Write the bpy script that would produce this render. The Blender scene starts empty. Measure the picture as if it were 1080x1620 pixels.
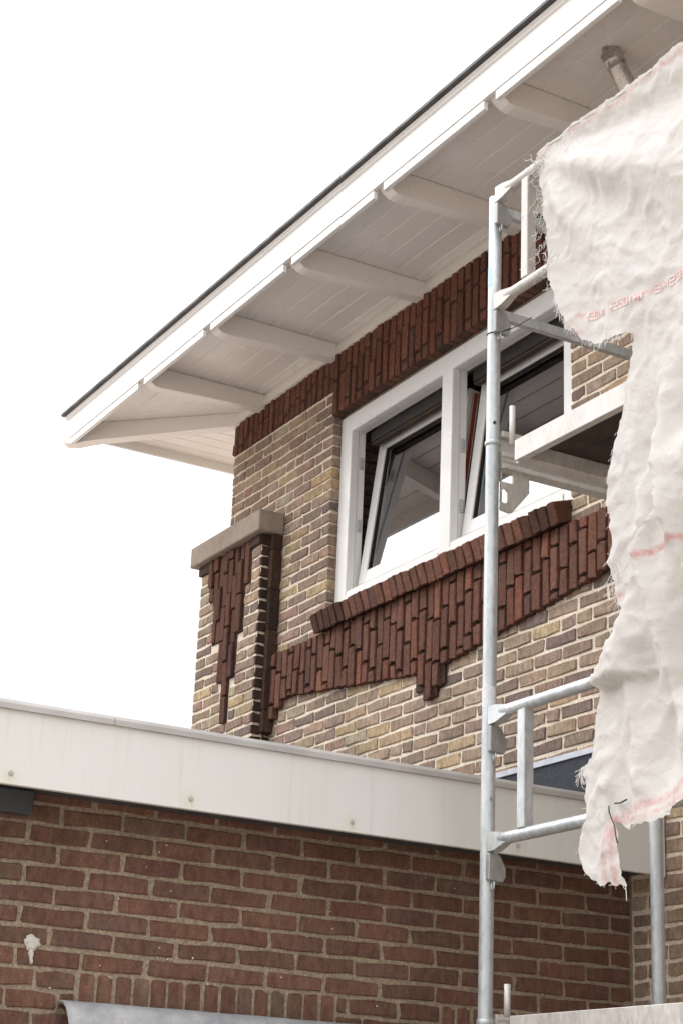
import bpy, bmesh, math, random
from mathutils import Matrix, Vector, noise
from mathutils.geometry import delaunay_2d_cdt
random.seed(11)
scene = bpy.context.scene
COL = scene.collection
R_ = math.radians

# ------------------------------------------------------------------ camera
YAW, PITCH, ROLL, FPX = R_(60.83646541), R_(19.78540171), R_(2.44329252), 2863.88
CAM = Vector((0.0, -4.46, 1.6))
fwd = Vector((-math.sin(YAW) * math.cos(PITCH), math.cos(YAW) * math.cos(PITCH), math.sin(PITCH)))
rt = fwd.cross(Vector((0, 0, 1))).normalized()
up = rt.cross(fwd)
cr, sr = math.cos(ROLL), math.sin(ROLL)
RT, UP = cr * rt + sr * up, -sr * rt + cr * up
cam_d = bpy.data.cameras.new('camera')
cam = bpy.data.objects.new('camera', cam_d)
COL.objects.link(cam)
cam.matrix_world = Matrix(((RT.x, UP.x, -fwd.x, CAM.x), (RT.y, UP.y, -fwd.y, CAM.y), (RT.z, UP.z, -fwd.z, CAM.z), (0, 0, 0, 1)))
cam_d.sensor_fit = 'VERTICAL'
cam_d.sensor_height = 36.0
cam_d.lens = 36.0 * FPX / 1620.0
cam_d.clip_start, cam_d.clip_end = 0.05, 1000.0
scene.camera = cam

# ------------------------------------------------------------------ sky and sun (bright overcast)
SUN_EL = R_(42)          # sun behind the camera, high, soft
world = bpy.data.worlds.new('World')
scene.world = world
world.use_nodes = True
wn, wl = world.node_tree.nodes, world.node_tree.links
wn.clear()
sky = wn.new('ShaderNodeTexSky'); sky.sky_type = 'NISHITA'; sky.sun_disc = False
sky.sun_elevation = SUN_EL; sky.sun_rotation = R_(224); sky.air_density = 1.0; sky.dust_density = 3.0
hs = wn.new('ShaderNodeHueSaturation'); hs.inputs['Saturation'].default_value = 0.12
tc = wn.new('ShaderNodeTexCoord'); sx_ = wn.new('ShaderNodeSeparateXYZ'); wl.new(tc.outputs['Generated'], sx_.inputs[0])
gr = wn.new('ShaderNodeMapRange'); gr.inputs[1].default_value = 0; gr.inputs[2].default_value = 1; gr.inputs[3].default_value = .33; gr.inputs[4].default_value = 1.85
wl.new(sx_.outputs['Z'], gr.inputs[0])          # an overcast sky is brighter overhead than at the horizon
cl = wn.new('ShaderNodeMixRGB'); cl.blend_type = 'MULTIPLY'; cl.inputs[0].default_value = 1; cl.inputs[1].default_value = (17.0, 17.2, 17.6, 1); wl.new(gr.outputs[0], cl.inputs[2])
mx = wn.new('ShaderNodeMixRGB'); mx.inputs[0].default_value = 0.85; wl.new(cl.outputs[0], mx.inputs[2])
bg = wn.new('ShaderNodeBackground'); bg.inputs['Strength'].default_value = 0.115
wo = wn.new('ShaderNodeOutputWorld')
wl.new(sky.outputs[0], hs.inputs['Color']); wl.new(hs.outputs[0], mx.inputs[1]); wl.new(mx.outputs[0], bg.inputs[0]); wl.new(bg.outputs[0], wo.inputs[0])
sun_d = bpy.data.lights.new('sun', 'SUN'); sun_d.energy = 1.5; sun_d.angle = R_(54); sun_d.color = (1.0, 0.992, 0.98)
sun = bpy.data.objects.new('sun', sun_d); COL.objects.link(sun)
sun_from = Vector((math.sin(R_(224)) * math.cos(SUN_EL), math.cos(R_(224)) * math.cos(SUN_EL), math.sin(SUN_EL)))
sun.rotation_euler = sun_from.to_track_quat('Z', 'Y').to_euler()
vs = scene.view_settings
vs.view_transform = 'Standard'; vs.look = 'None'; vs.gamma = 1.0; vs.exposure = 0.0; vs.use_curve_mapping = False

# ------------------------------------------------------------------ materials
def nmat(name):
    m = bpy.data.materials.new(name); m.use_nodes = True
    n = m.node_tree.nodes; l = m.node_tree.links
    return m, n, l, n['Principled BSDF']
def pos(n, l, sc=(1, 1, 1)):
    g = n.new('ShaderNodeNewGeometry'); mp = n.new('ShaderNodeMapping'); mp.inputs['Scale'].default_value = sc
    l.new(g.outputs['Position'], mp.inputs['Vector']); return mp.outputs[0]
def noise_n(n, l, v, scale, detail=4, rough=.55):
    t = n.new('ShaderNodeTexNoise'); t.inputs['Scale'].default_value = scale; t.inputs['Detail'].default_value = detail
    t.inputs['Roughness'].default_value = rough; l.new(v, t.inputs['Vector']); return t.outputs['Fac']
def rng(n, l, f, a, b, c, d):
    r = n.new('ShaderNodeMapRange'); r.inputs[1].default_value = a; r.inputs[2].default_value = b
    r.inputs[3].default_value = c; r.inputs[4].default_value = d; l.new(f, r.inputs[0]); return r.outputs[0]
def mixc(n, l, fac, c1, c2, mode='MIX'):
    m = n.new('ShaderNodeMixRGB'); m.blend_type = mode
    for i, c in ((0, fac), (1, c1), (2, c2)):
        if hasattr(c, 'is_output'): l.new(c, m.inputs[i])
        elif i == 0: m.inputs[0].default_value = c
        else: m.inputs[i].default_value = (*c, 1) if len(c) == 3 else c
    return m.outputs[0]
def bump(n, l, bs, f, dist, strength=1.0):
    b = n.new('ShaderNodeBump'); b.inputs['Distance'].default_value = dist; b.inputs['Strength'].default_value = strength
    l.new(f, b.inputs['Height'])
    if bs.inputs['Normal'].is_linked: l.new(bs.inputs['Normal'].links[0].from_socket, b.inputs['Normal'])
    l.new(b.outputs[0], bs.inputs['Normal'])
def brick_mat(name, src, mottle=(.18, .15, .12), amount=.55, rough=.9, spec=.25, speck=None, zs=.45):
    m, n, l, bs = nmat(name)
    if src == 'object':
        o = n.new('ShaderNodeObjectInfo'); col = o.outputs['Color']
    else:
        o = n.new('ShaderNodeVertexColor'); o.layer_name = 'Col'; col = o.outputs['Color']
    v = pos(n, l)
    f1 = noise_n(n, l, v, 16, 5, .6)
    c = mixc(n, l, rng(n, l, f1, .42, .68, 0, amount), col, mottle)
    f4 = noise_n(n, l, pos(n, l, (1, 1, zs)), 48, 5, .65)
    c = mixc(n, l, 1.0, c, rng(n, l, f4, .34, .66, .76, 1.30), 'MULTIPLY')
    f2 = noise_n(n, l, v, 160, 5, .7)
    c = mixc(n, l, 1.0, c, rng(n, l, f2, .3, .7, .70, 1.28), 'MULTIPLY')
    f0 = noise_n(n, l, pos(n, l, (1, 1, .5)), 1.7, 5, .65)
    c = mixc(n, l, 1.0, c, rng(n, l, f0, .3, .7, .80, 1.16), 'MULTIPLY')
    if speck:
        f3 = noise_n(n, l, v, 55, 3, .5)
        c = mixc(n, l, rng(n, l, f3, .66, .74, 0, .7), c, speck)
    l.new(c, bs.inputs['Base Color'])
    bs.inputs['Roughness'].default_value = rough; bs.inputs['Specular IOR Level'].default_value = spec
    bump(n, l, bs, noise_n(n, l, v, 70, 5, .7), .004)
    bump(n, l, bs, f2, .0015)
    return m
def rough_mat(name, c1, c2, scale=30, rough=.9, bd=.003, spec=.2, fine=200, detail=5):
    m, n, l, bs = nmat(name); v = pos(n, l)
    f1 = noise_n(n, l, v, scale, detail, .65)
    fg = noise_n(n, l, v, fine * .6, 3, .6)
    c = mixc(n, l, rng(n, l, f1, .35, .65, 0, 1), c1, c2)
    f0 = noise_n(n, l, pos(n, l, (1, 1, .5)), 1.7, 5, .65)
    c = mixc(n, l, 1.0, c, rng(n, l, f0, .3, .7, .84, 1.12), 'MULTIPLY')
    f2 = noise_n(n, l, v, fine, 4, .6)
    c = mixc(n, l, 1.0, c, rng(n, l, f2, .3, .7, .88, 1.1), 'MULTIPLY')
    if 'mortar' in name: c = mixc(n, l, 1.0, c, rng(n, l, fg, .3, .7, .74, 1.22), 'MULTIPLY')
    l.new(c, bs.inputs['Base Color']); bs.inputs['Roughness'].default_value = rough; bs.inputs['Specular IOR Level'].default_value = spec
    if bd: bump(n, l, bs, noise_n(n, l, v, fine * .5, 4, .6), bd)
    return m
M = {}
M['brick'] = brick_mat('brown_buff_brick', 'object', (.18, .13, .10), .5, speck=(.34, .29, .22))
M['brick_mass'] = brick_mat('brown_buff_brick_mass', 'attr', (.18, .13, .10), .5, speck=(.34, .29, .22))
M['red_brick'] = brick_mat('oxblood_brick', 'object', (.105, .05, .036), .4, rough=.88, spec=.15, zs=1.3)
M['red_mass'] = brick_mat('oxblood_brick_mass', 'attr', (.105, .05, .036), .4, rough=.88, spec=.15, zs=1.3)
M['dark_brick'] = brick_mat('tarred_brick', 'object', (.05, .03, .022), .5, rough=.8, spec=.15)
M['ext_brick'] = brick_mat('red_brown_brick', 'object', (.15, .06, .04), .5, rough=.85)
M['ext_mass'] = brick_mat('red_brown_brick_mass', 'attr', (.15, .06, .04), .5, rough=.85)
M['mortar'] = rough_mat('cream_mortar', (.80, .70, .57), (.70, .60, .47), 60, bd=.004)
M['mortar_dark'] = rough_mat('dark_mortar', (.075, .045, .034), (.05, .032, .025), 40, bd=.004)
M['mortar_grey'] = rough_mat('sandy_grey_mortar', (.40, .32, .235), (.25, .195, .14), 70, bd=.006, fine=260)
M['stone'] = rough_mat('cast_stone', (.36, .30, .245), (.28, .23, .185), 12, bd=.002, fine=350)
M['ground'] = rough_mat('pale_paving', (.47, .405, .355), (.38, .325, .285), 3, bd=.004)
M['tile'] = rough_mat('dark_roof_tile', (.06, .055, .05), (.04, .037, .035), 8)
M['felt'] = rough_mat('slate_grey_felt', (.075, .078, .09), (.05, .052, .062), 60, .95, .003, fine=420)
M['lead'] = rough_mat('weathered_lead', (.42, .42, .42), (.26, .27, .29), 9, .55, .0015, .5)
M['lead_dark'] = rough_mat('dark_lead', (.075, .08, .085), (.05, .052, .056), 14, .6, .001, .4)
M['interior'] = rough_mat('interior_plaster', (.40, .36, .31), (.36, .32, .28), 4, bd=0)
M['blind'] = rough_mat('blind_casing', (.035, .033, .03), (.025, .024, .022), 20, .6, 0)
M['wood'] = rough_mat('stained_wood', (.07, .045, .026), (.05, .032, .02), 18, .6, .0005)
M['ply'] = rough_mat('stained_plywood', (.075, .055, .045), (.045, .035, .03), 9, .85, .001)
M['curtain'] = rough_mat('grey_curtain', (.62, .62, .63), (.55, .55, .56), 30, .95, 0)
M['red_seal'] = rough_mat('red_rubber', (.46, .05, .03), (.38, .04, .026), 20, .5, 0)
M['black'] = rough_mat('black_wire', (.05, .05, .048), (.03, .03, .03), 30, .5, 0)
M['blob'] = rough_mat('pale_filler', (.62, .60, .54), (.50, .48, .43), 90, .9, .004)
M['thread'] = rough_mat('pale_thread', (.72, .70, .66), (.62, .60, .55), 50, .9, 0)
M['pink'] = rough_mat('faded_red_print', (.80, .50, .47), (.78, .62, .59), 70, .9, 0)
M['sticker_blue'] = rough_mat('worn_blue_sticker', (.38, .66, .74), (.56, .72, .75), 90, .7, 0)
M['sticker_white'] = rough_mat('worn_white_sticker', (.74, .74, .77), (.62, .62, .66), 110, .7, 0)
def paint_mat(name, c1, c2, r0, r1, scale=6, bd=.0004, spec=.5, streak=None):
    m, n, l, bs = nmat(name); v = pos(n, l)
    f = noise_n(n, l, v, scale, 1.2, .5)
    c = mixc(n, l, rng(n, l, f, .35, .7, 0, 1), c1, c2)
    if streak:
        vs_ = pos(n, l, streak[0]); fs = noise_n(n, l, vs_, streak[1], 4, .6)
        c = mixc(n, l, rng(n, l, fs, .5, .75, 0, streak[3]), c, streak[2])
    l.new(c, bs.inputs['Base Color']); l.new(rng(n, l, f, .35, .65, r0, r1), bs.inputs['Roughness'])
    bs.inputs['Specular IOR Level'].default_value = spec
    if bd: bump(n, l, bs, noise_n(n, l, v, 40, 3, .5), bd)
    return m
M['white'] = paint_mat('white_gloss_paint', (.80, .79, .77), (.77, .76, .73), .25, .45)
M['cream'] = paint_mat('cream_paint', (.74, .71, .65), (.70, .66, .60), .3, .5)
M['soffit'] = paint_mat('soffit_paint', (.85, .815, .775), (.835, .795, .75), .2, .42, 2.2, .0003)
M['fascia'] = paint_mat('grey_white_panel', (.715, .72, .69), (.685, .688, .655), .35, .5, 2.5, .0002, .4, ((1, 3, 1), 3, (.66, .64, .57), .5))
m = M['fascia']; n, l = m.node_tree.nodes, m.node_tree.links; bs = n['Principled BSDF']
src = bs.inputs['Base Color'].links[0].from_socket
fs = noise_n(n, l, pos(n, l, (1, 1, .06)), 26, 4, .6)
c = mixc(n, l, rng(n, l, fs, .56, .74, 0, .38), src, (.50, .485, .44))
v0 = n.new('ShaderNodeNewGeometry').outputs['Position']; acc = None
for y in (-2.60, -1.98, -1.37, -.68):
    d = n.new('ShaderNodeVectorMath'); d.operation = 'DISTANCE'; l.new(v0, d.inputs[0]); d.inputs[1].default_value = (-5.37, y - .004, 2.694)
    q = rng(n, l, d.outputs['Value'], .006, .045, .55, 0)
    if acc is None: acc = q
    else:
        a_ = n.new('ShaderNodeMath'); a_.operation = 'MAXIMUM'; l.new(acc, a_.inputs[0]); l.new(q, a_.inputs[1]); acc = a_.outputs[0]
mu = n.new('ShaderNodeMath'); mu.operation = 'MULTIPLY'; l.new(acc, mu.inputs[0]); l.new(rng(n, l, noise_n(n, l, v0, 30, 4, .6), .35, .65, .3, 1), mu.inputs[1])
c = mixc(n, l, mu.outputs[0], c, (.62, .54, .36)); l.new(c, bs.inputs['Base Color'])
M['dark_edge'] = paint_mat('dark_zinc_edge', (.055, .048, .044), (.04, .036, .033), .4, .6)
M['alu'] = paint_mat('weathered_aluminium', (.48, .46, .44), (.38, .36, .345), .35, .5)
M['zinc_trim'] = paint_mat('bright_zinc_trim', (.55, .56, .61), (.46, .47, .52), .35, .55, 25)
def metal_mat(name, c1, c2, metal, r0, r1, scale=9, mott=70):
    m, n, l, bs = nmat(name); v = pos(n, l, (1, 1, .45))
    f = noise_n(n, l, v, scale, 5, .6); f2 = noise_n(n, l, v, mott, 4, .7)
    c = mixc(n, l, rng(n, l, f, .35, .65, 0, 1), c1, c2)
    c = mixc(n, l, 1.0, c, rng(n, l, f2, .3, .7, .82, 1.14), 'MULTIPLY')
    f3 = noise_n(n, l, v, 34, 2, .5)
    c = mixc(n, l, rng(n, l, f3, .70, .76, 0, .8), c, (.16, .15, .14))
    l.new(c, bs.inputs['Base Color']); l.new(rng(n, l, f2, .3, .7, r0, r1), bs.inputs['Roughness']); bs.inputs['Metallic'].default_value = metal
    bump(n, l, bs, f2, .0004)
    return m
M['galv'] = metal_mat('galvanised_steel', (.60, .62, .62), (.45, .48, .49), .55, .38, .6)
M['galv_pale'] = metal_mat('dusty_galvanised_steel', (.60, .575, .54), (.49, .465, .435), .3, .45, .65)
M['galv_dull'] = metal_mat('dull_galvanised_steel', (.40, .40, .39), (.30, .30, .295), .5, .4, .65)
M['zinc_pipe'] = metal_mat('zinc_pipe', (.58, .55, .51), (.40, .37, .34), .7, .22, .4)
# glass
m, n, l, bs = nmat('window_glass'); n.remove(bs)
tr = n.new('ShaderNodeBsdfTransparent'); tr.inputs[0].default_value = (.88, .90, .88, 1)
gl = n.new('ShaderNodeBsdfGlossy'); gl.inputs['Roughness'].default_value = .008; gl.inputs[0].default_value = (.97, .98, 1, 1)
fr = n.new('ShaderNodeFresnel'); fr.inputs[0].default_value = 3.4
ms = n.new('ShaderNodeMixShader'); l.new(fr.outputs[0], ms.inputs[0]); l.new(tr.outputs[0], ms.inputs[1]); l.new(gl.outputs[0], ms.inputs[2])
l.new(ms.outputs[0], n['Material Output'].inputs[0]); M['glass'] = m
# woven sheet
m, n, l, bs = nmat('woven_dust_sheet'); v = pos(n, l)
at = n.new('ShaderNodeAttribute'); at.attribute_name = 'print'
f = noise_n(n, l, v, 5, 6, .65)
c = mixc(n, l, rng(n, l, f, .35, .7, 0, 1), (.82, .80, .77), (.775, .745, .705))
fd = noise_n(n, l, pos(n, l, (1, 1, .5)), 12, 6, .7)
c = mixc(n, l, rng(n, l, fd, .55, .8, 0, .35), c, (.60, .555, .505))
fp = noise_n(n, l, v, 60, 4, .6)
k = n.new('ShaderNodeMath'); k.operation = 'MULTIPLY'; l.new(at.outputs['Fac'], k.inputs[0]); l.new(rng(n, l, fp, .3, .6, .25, 1), k.inputs[1])
c = mixc(n, l, k.outputs[0], c, (.72, .36, .34))
tl = n.new('ShaderNodeBsdfTranslucent'); l.new(c, tl.inputs[0])
l.new(c, bs.inputs['Base Color']); bs.inputs['Roughness'].default_value = .85; bs.inputs['Specular IOR Level'].default_value = .2
def vor(scale, dist):
    g = n.new('ShaderNodeTexNoise'); g.inputs['Scale'].default_value = scale * .5; g.inputs['Detail'].default_value = 3; l.new(v, g.inputs['Vector'])
    ad = n.new('ShaderNodeMixRGB'); ad.blend_type = 'ADD'; ad.inputs[0].default_value = .22 * 8 / scale; l.new(v, ad.inputs[1]); l.new(g.outputs['Color'], ad.inputs[2])
    t = n.new('ShaderNodeTexVoronoi'); t.feature = 'DISTANCE_TO_EDGE'; t.inputs['Scale'].default_value = scale; l.new(ad.outputs[0], t.inputs['Vector'])
    bump(n, l, bs, t.outputs['Distance'], dist)
vor(4, .020); vor(11, .006); vor(27, .002)
bump(n, l, bs, noise_n(n, l, v, 20, 6, .6), .004)
wv = n.new('ShaderNodeTexChecker'); wv.inputs['Scale'].default_value = 420; l.new(v, wv.inputs['Vector']); bump(n, l, bs, wv.outputs['Fac'], .0004)
bump(n, l, bs, noise_n(n, l, pos(n, l, (1, 1, .4)), 110, 5, .7), .0022)
ms = n.new('ShaderNodeMixShader'); ms.inputs[0].default_value = .28
l.new(bs.outputs[0], ms.inputs[1]); l.new(tl.outputs[0], ms.inputs[2]); l.new(ms.outputs[0], n['Material Output'].inputs[0]); M['sheet'] = m

# ------------------------------------------------------------------ object helpers
def tag(o, label=None, cat=None, group=None, kind=None):
    for k_, v_ in (('label', label), ('category', cat), ('group', group), ('kind', kind)):
        if v_: o[k_] = v_
    return o
def empty(name, loc):
    o = bpy.data.objects.new(name, None); COL.objects.link(o); o.location = loc; o.empty_display_size = .2
    o['_base'] = tuple(loc); return o
def attach(o, parent):
    if parent is None: return
    o.parent = parent
    if '_base' in parent: o.matrix_parent_inverse = Matrix.Translation(-Vector(parent['_base']))
def link_mesh(name, me, parent=None, loc=None, rotz=0.0):
    o = bpy.data.objects.new(name, me); COL.objects.link(o)
    if loc is not None: o.location = loc
    if rotz: o.rotation_euler = (0, 0, rotz)
    attach(o, parent); return o
class MB:
    def __init__(s): s.bm = bmesh.new()
    def box(s, x0, x1, y0, y1, z0, z1, bev=0.0, mat=None):
        vs_ = [s.bm.verts.new((x, y, z)) for x in (x0, x1) for y in (y0, y1) for z in (z0, z1)]
        fs = [s.bm.faces.new([vs_[i] for i in q]) for q in ((0, 1, 3, 2), (4, 6, 7, 5), (0, 4, 5, 1), (2, 3, 7, 6), (0, 2, 6, 4), (1, 5, 7, 3))]
        if mat is not None: bmesh.ops.transform(s.bm, matrix=mat, verts=vs_)
        if bev:
            es = list({e for f_ in fs for e in f_.edges})
            bmesh.ops.bevel(s.bm, geom=es, offset=bev, segments=1, affect='EDGES', clamp_overlap=True)
        return s
    def prism(s, pts, axis, a, b, bev=0.0):
        def P(p, t):
            if axis == 'x': return (t, p[0], p[1])
            if axis == 'y': return (p[0], t, p[1])
            return (p[0], p[1], t)
        A_ = [s.bm.verts.new(P(p, a)) for p in pts]; B_ = [s.bm.verts.new(P(p, b)) for p in pts]
        k_ = len(pts); fs = [s.bm.faces.new(A_[::-1]), s.bm.faces.new(B_)]
        for i in range(k_):
            j = (i + 1) % k_; fs.append(s.bm.faces.new((A_[i], A_[j], B_[j], B_[i])))
        if bev:
            es = list({e for f_ in fs for e in f_.edges})
            bmesh.ops.bevel(s.bm, geom=es, offset=bev, segments=1, affect='EDGES', clamp_overlap=True)
        return s
    def hexa(s, c8):   # bottom 4 then top 4
        v = [s.bm.verts.new(p) for p in c8]
        for q in ((3, 2, 1, 0), (4, 5, 6, 7), (0, 1, 5, 4), (1, 2, 6, 5), (2, 3, 7, 6), (3, 0, 4, 7)): s.bm.faces.new([v[i] for i in q])
        return s
    def tube(s, pts, r, n_=14, cap=True, rr=None, smooth=True):
        pts = [Vector(p) for p in pts]; rings = []
        for i, p in enumerate(pts):
            d = (pts[min(i + 1, len(pts) - 1)] - pts[max(i - 1, 0)]).normalized()
            a = Vector((0, 0, 1)) if abs(d.z) < .9 else Vector((1, 0, 0))
            u = d.cross(a).normalized(); w = d.cross(u)
            ra = rr[i] if rr else r
            rings.append([s.bm.verts.new(p + ra * (math.cos(t * 2 * math.pi / n_) * u + math.sin(t * 2 * math.pi / n_) * w)) for t in range(n_)])
        for a, b in zip(rings, rings[1:]):
            for t in range(n_):
                f_ = s.bm.faces.new((a[t], a[(t + 1) % n_], b[(t + 1) % n_], b[t])); f_.smooth = smooth
        if cap:
            s.bm.faces.new(rings[0][::-1]); s.bm.faces.new(rings[-1])
        return s
    def build(s, name, mat, parent=None, **kw):
        bmesh.ops.recalc_face_normals(s.bm, faces=s.bm.faces)
        me = bpy.data.meshes.new(name); s.bm.to_mesh(me); s.bm.free(); me.materials.append(M[mat])
        return tag(link_mesh(name, me, parent), **kw)
# bricks: front faces -Y at y = 0, centred in x and z, a chipped chamfer round the front
def brick_mesh(L, H, D, seed, mat, jit=.0022, ch=.0032):
    r = random.Random(seed); a, b = L / 2, H / 2
    def J(s_=1.0): return r.uniform(-jit, jit) * s_
    cc = min(.0045, b * .25)
    outer = [(-a + cc, -b), (0, -b), (a - cc, -b), (a, -b + cc), (a, b - cc), (a - cc, b), (0, b), (-a + cc, b), (-a, b - cc), (-a, -b + cc)]
    outer = [(x + J(), z + J()) for x, z in outer]
    for i in range(10):                       # chipped arrises
        if r.random() < .16:
            x, z = outer[i]; q = r.uniform(.003, .008); outer[i] = (x - math.copysign(min(q, a * .3), x) if abs(x) > .001 else x, z - math.copysign(min(q * .8, b * .3), z))
    V, F = [], []
    tilt = r.uniform(-.0025, .0025)
    for x, z in outer: V.append((x * (1 - ch / a), tilt * x / a + J(.5), z * (1 - ch / b)))
    for x, z in outer: V.append((x, ch + J(.6), z))
    for x, z in outer: V.append((max(-a, min(a, x)), D, max(-b, min(b, z))))
    k_ = 10
    F.append(tuple(range(k_))[::1])
    for i in range(k_):
        j = (i + 1) % k_
        F.append((i, i + k_, j + k_, j)); F.append((i + k_, i + 2 * k_, j + 2 * k_, j + k_))
    me = bpy.data.meshes.new('brick'); me.from_pydata(V, [], F); me.materials.append(M[mat])
    bm = bmesh.new(); bm.from_mesh(me); bmesh.ops.recalc_face_normals(bm, faces=bm.faces)
    c = bm.faces[0]; bm.faces.ensure_lookup_table()
    if bm.faces[0].normal.y > 0: bmesh.ops.reverse_faces(bm, faces=bm.faces)
    bm.to_mesh(me); bm.free()
    return me
_cache = {}
def get_brick(L, H, D, mat, nvar=7, jit=.0022):
    key = (round(L, 2) if L > .03 else .03, round(H, 3), round(D, 3), mat, jit)
    if key not in _cache: _cache[key] = [brick_mesh(key[0], key[1], D, hash((key[0], key[1], i)) & 0xffff, mat, jit) for i in range(nvar)]
    return key[0], random.choice(_cache[key])
def put_brick(name, x, y, z, L, H, D, mat, parent, color, rotz=0.0, jit=.0022):
    kl, me = get_brick(L, H, D, mat, jit=jit)
    o = link_mesh(name, me, parent, (x, y, z), rotz)
    o.scale = (L / kl, 1, 1)
    o.rotation_euler = (random.uniform(-.006, .006), random.uniform(-.006, .006), rotz + random.uniform(-.006, .006))
    o.color = (*color, 1); return o
def vary(c, a=.12):
    k_ = 1 + random.uniform(-a, a); return tuple(max(0, min(1, q * k_ * (1 + random.uniform(-.04, .04)))) for q in c)
def pick(pal):
    t = random.random() * sum(w for w, c in pal)
    for w, c in pal:
        t -= w
        if t <= 0: return vary(c)
    return vary(pal[-1][1])
BUFF = [(3.6, (.305, .222, .165)), (3.2, (.35, .258, .18)), (2.4, (.255, .182, .14)), (1.3, (.41, .30, .18)), (.8, (.19, .14, .118)), (1.2, (.31, .205, .155)), (.6, (.38, .31, .225))]
RED = [(4, (.136, .064, .045)), (2.6, (.122, .058, .042)), (1.4, (.152, .067, .045)), (.6, (.105, .055, .044)), (.25, (.19, .078, .05))]
RED_TOP = [(4, (.148, .064, .042)), (2.6, (.135, .059, .040)), (1.2, (.162, .067, .042)), (.5, (.115, .057, .041))]
DARK = [(3, (.054, .032, .024)), (2, (.068, .040, .029)), (1, (.043, .029, .023))]
EXTB = [(4, (.146, .081, .057)), (3, (.134, .077, .055)), (2, (.158, .085, .059)), (1.4, (.126, .078, .058)), (.5, (.15, .103, .075))]

# ------------------------------------------------------------------ ground
mb = MB(); mb.box(-150, 150, -150, 150, -.2, 0); mb.build('ground', 'ground', kind='structure')

# ------------------------------------------------------------------ the house
house = tag(empty('brick_house', (-5.4, .15, 0)), 'brown brick house with white boarded eaves, dark red brick bands and open white windows', 'house')
OL, OR_, OB, OT = -8.12, -5.955, 4.36, 5.485      # window opening
WL = -9.37
mb = MB()
mb.box(WL + .006, OL - .012, .006, .30, 0, 5.93)
mb.box(OR_ + .012, -1.5, .006, .30, 0, 5.93)
mb.box(OL - .012, OR_ + .012, .006, .30, 0, 4.30)
mb.box(OL - .012, OR_ + .012, .006, .30, 5.50, 5.93)
wall = mb.build('facade_wall', 'mortar', house)
# side, rear and roof keep the house whole
mb = MB(); mb.box(WL + .01, WL + .3, .302, 7, 0, 5.93); mb.box(WL + .302, -1.5, 6.7, 7, 0, 5.93); mb.box(-1.8, -1.5, .302, 6.698, 0, 5.93)
mb.build('outer_wall', 'mortar', house)
mb = MB()
ex0, ex1, ey0, ey1, ez = -10.19, -1.2, -.835, 7.8, 6.026
rg = .36
h_ = (ey1 - ey0) / 2 * rg; ym = (ey0 + ey1) / 2
v = [mb.bm.verts.new(p) for p in ((ex0, ey0, ez), (ex1, ey0, ez), (ex1, ey1, ez), (ex0, ey1, ez), (ex0 + (ym - ey0), ym, ez + h_), (ex1, ym, ez + h_))]
for q in ((0, 1, 5, 4), (2, 3, 4, 5), (3, 0, 4), (1, 2, 5), (3, 2, 1, 0)): mb.bm.faces.new([v[i] for i in q])
mb.build('roof', 'tile', house)

# --- yellow-brown facing bricks, laid in a grid of rows, cut round the openings
CH, BL, JT = .0645, .216, .0118
Z0 = 5.581
def band_bottom(x):
    s_ = abs(x + 7.0375)
    if s_ > 1.52: return 3.975
    if s_ > 1.31: return 3.955
    return 3.812 + (s_ - .14) / 1.17 * .133 if s_ > .14 else 3.812
def row_intervals(zc):
    hi, lo = zc + CH / 2, zc - CH / 2
    out = []
    if hi > 5.66: return []
    if hi > 4.25:
        out.append((WL if lo > 4.95 else -8.70, OL)) if lo > 4.30 else out.append((-8.70, -8.13))
        out.append((OR_, -1.5))
        return out
    # beside and under the lower red band
    xs = [-8.70 + i * .02 for i in range(int(7.2 / .02))]
    cur = None
    for x in xs:
        ok = (x < -5.41 and hi < band_bottom(x) + .055) or x >= -5.41
        if ok and cur is None: cur = x
        if (not ok) and cur is not None:
            out.append((cur, x)); cur = None
    if cur is not None: out.append((cur, xs[-1]))
    return out
cands = []
nrow = 0
for k_ in range(-2, 60):
    zc = Z0 - CH * (k_ + .5)
    if zc < 1.75: break
    for (a, b) in row_intervals(zc):
        if zc < 3.0: a = max(a, -5.575)
        if zc < 2.90 and b < -5.5: continue
        off = (.5 * BL if k_ % 2 else 0) + random.uniform(-.012, .012)
        # joints measured from the window edge so that corners close with full and half bricks
        edge = OL if b == OL else a if a == OR_ else None
        js = []
        if b == OL: base = OL - off
        else: base = (OR_ + off) if a == OR_ else -7.0 + off
        i0 = math.floor((a - base) / BL) - 1
        js = [base + BL * i + random.uniform(-.006, .006) for i in range(i0, i0 + int((b - a) / BL) + 4)]
        js = [a] + [j for j in js if a + .035 < j < b - .035] + [b]
        for x0, x1 in zip(js, js[1:]):
            if x1 - x0 > .19 and random.random() < .07:      # now and then two headers
                xm = (x0 + x1) / 2; cands += [(x0, xm, zc), (xm, x1, zc)]
            else: cands.append((x0, x1, zc))
def in_view(x, y, z):
    d = Vector((x, y, z)) - CAM; w = d.dot(fwd)
    if w <= 0: return 0, 0, 0
    return 540 + FPX * d.dot(RT) / w, 810 - FPX * d.dot(UP) / w, FPX / w
def hidden_by_sheet(px, py):
    if py < 262: return px > 846
    edge = [(262, 850), (340, 864), (470, 888), (530, 914), (531, 1000), (640, 988), (760, 962), (900, 970), (1000, 988), (1060, 962), (1170, 944), (1290, 928), (1330, 1000), (1331, 2000), (3000, 2000)]
    for (y0, x0), (y1, x1) in zip(edge, edge[1:]):
        if y0 <= py <= y1: return px > x0 + (x1 - x0) * (py - y0) / max(1, y1 - y0) + 12
    return False
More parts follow.
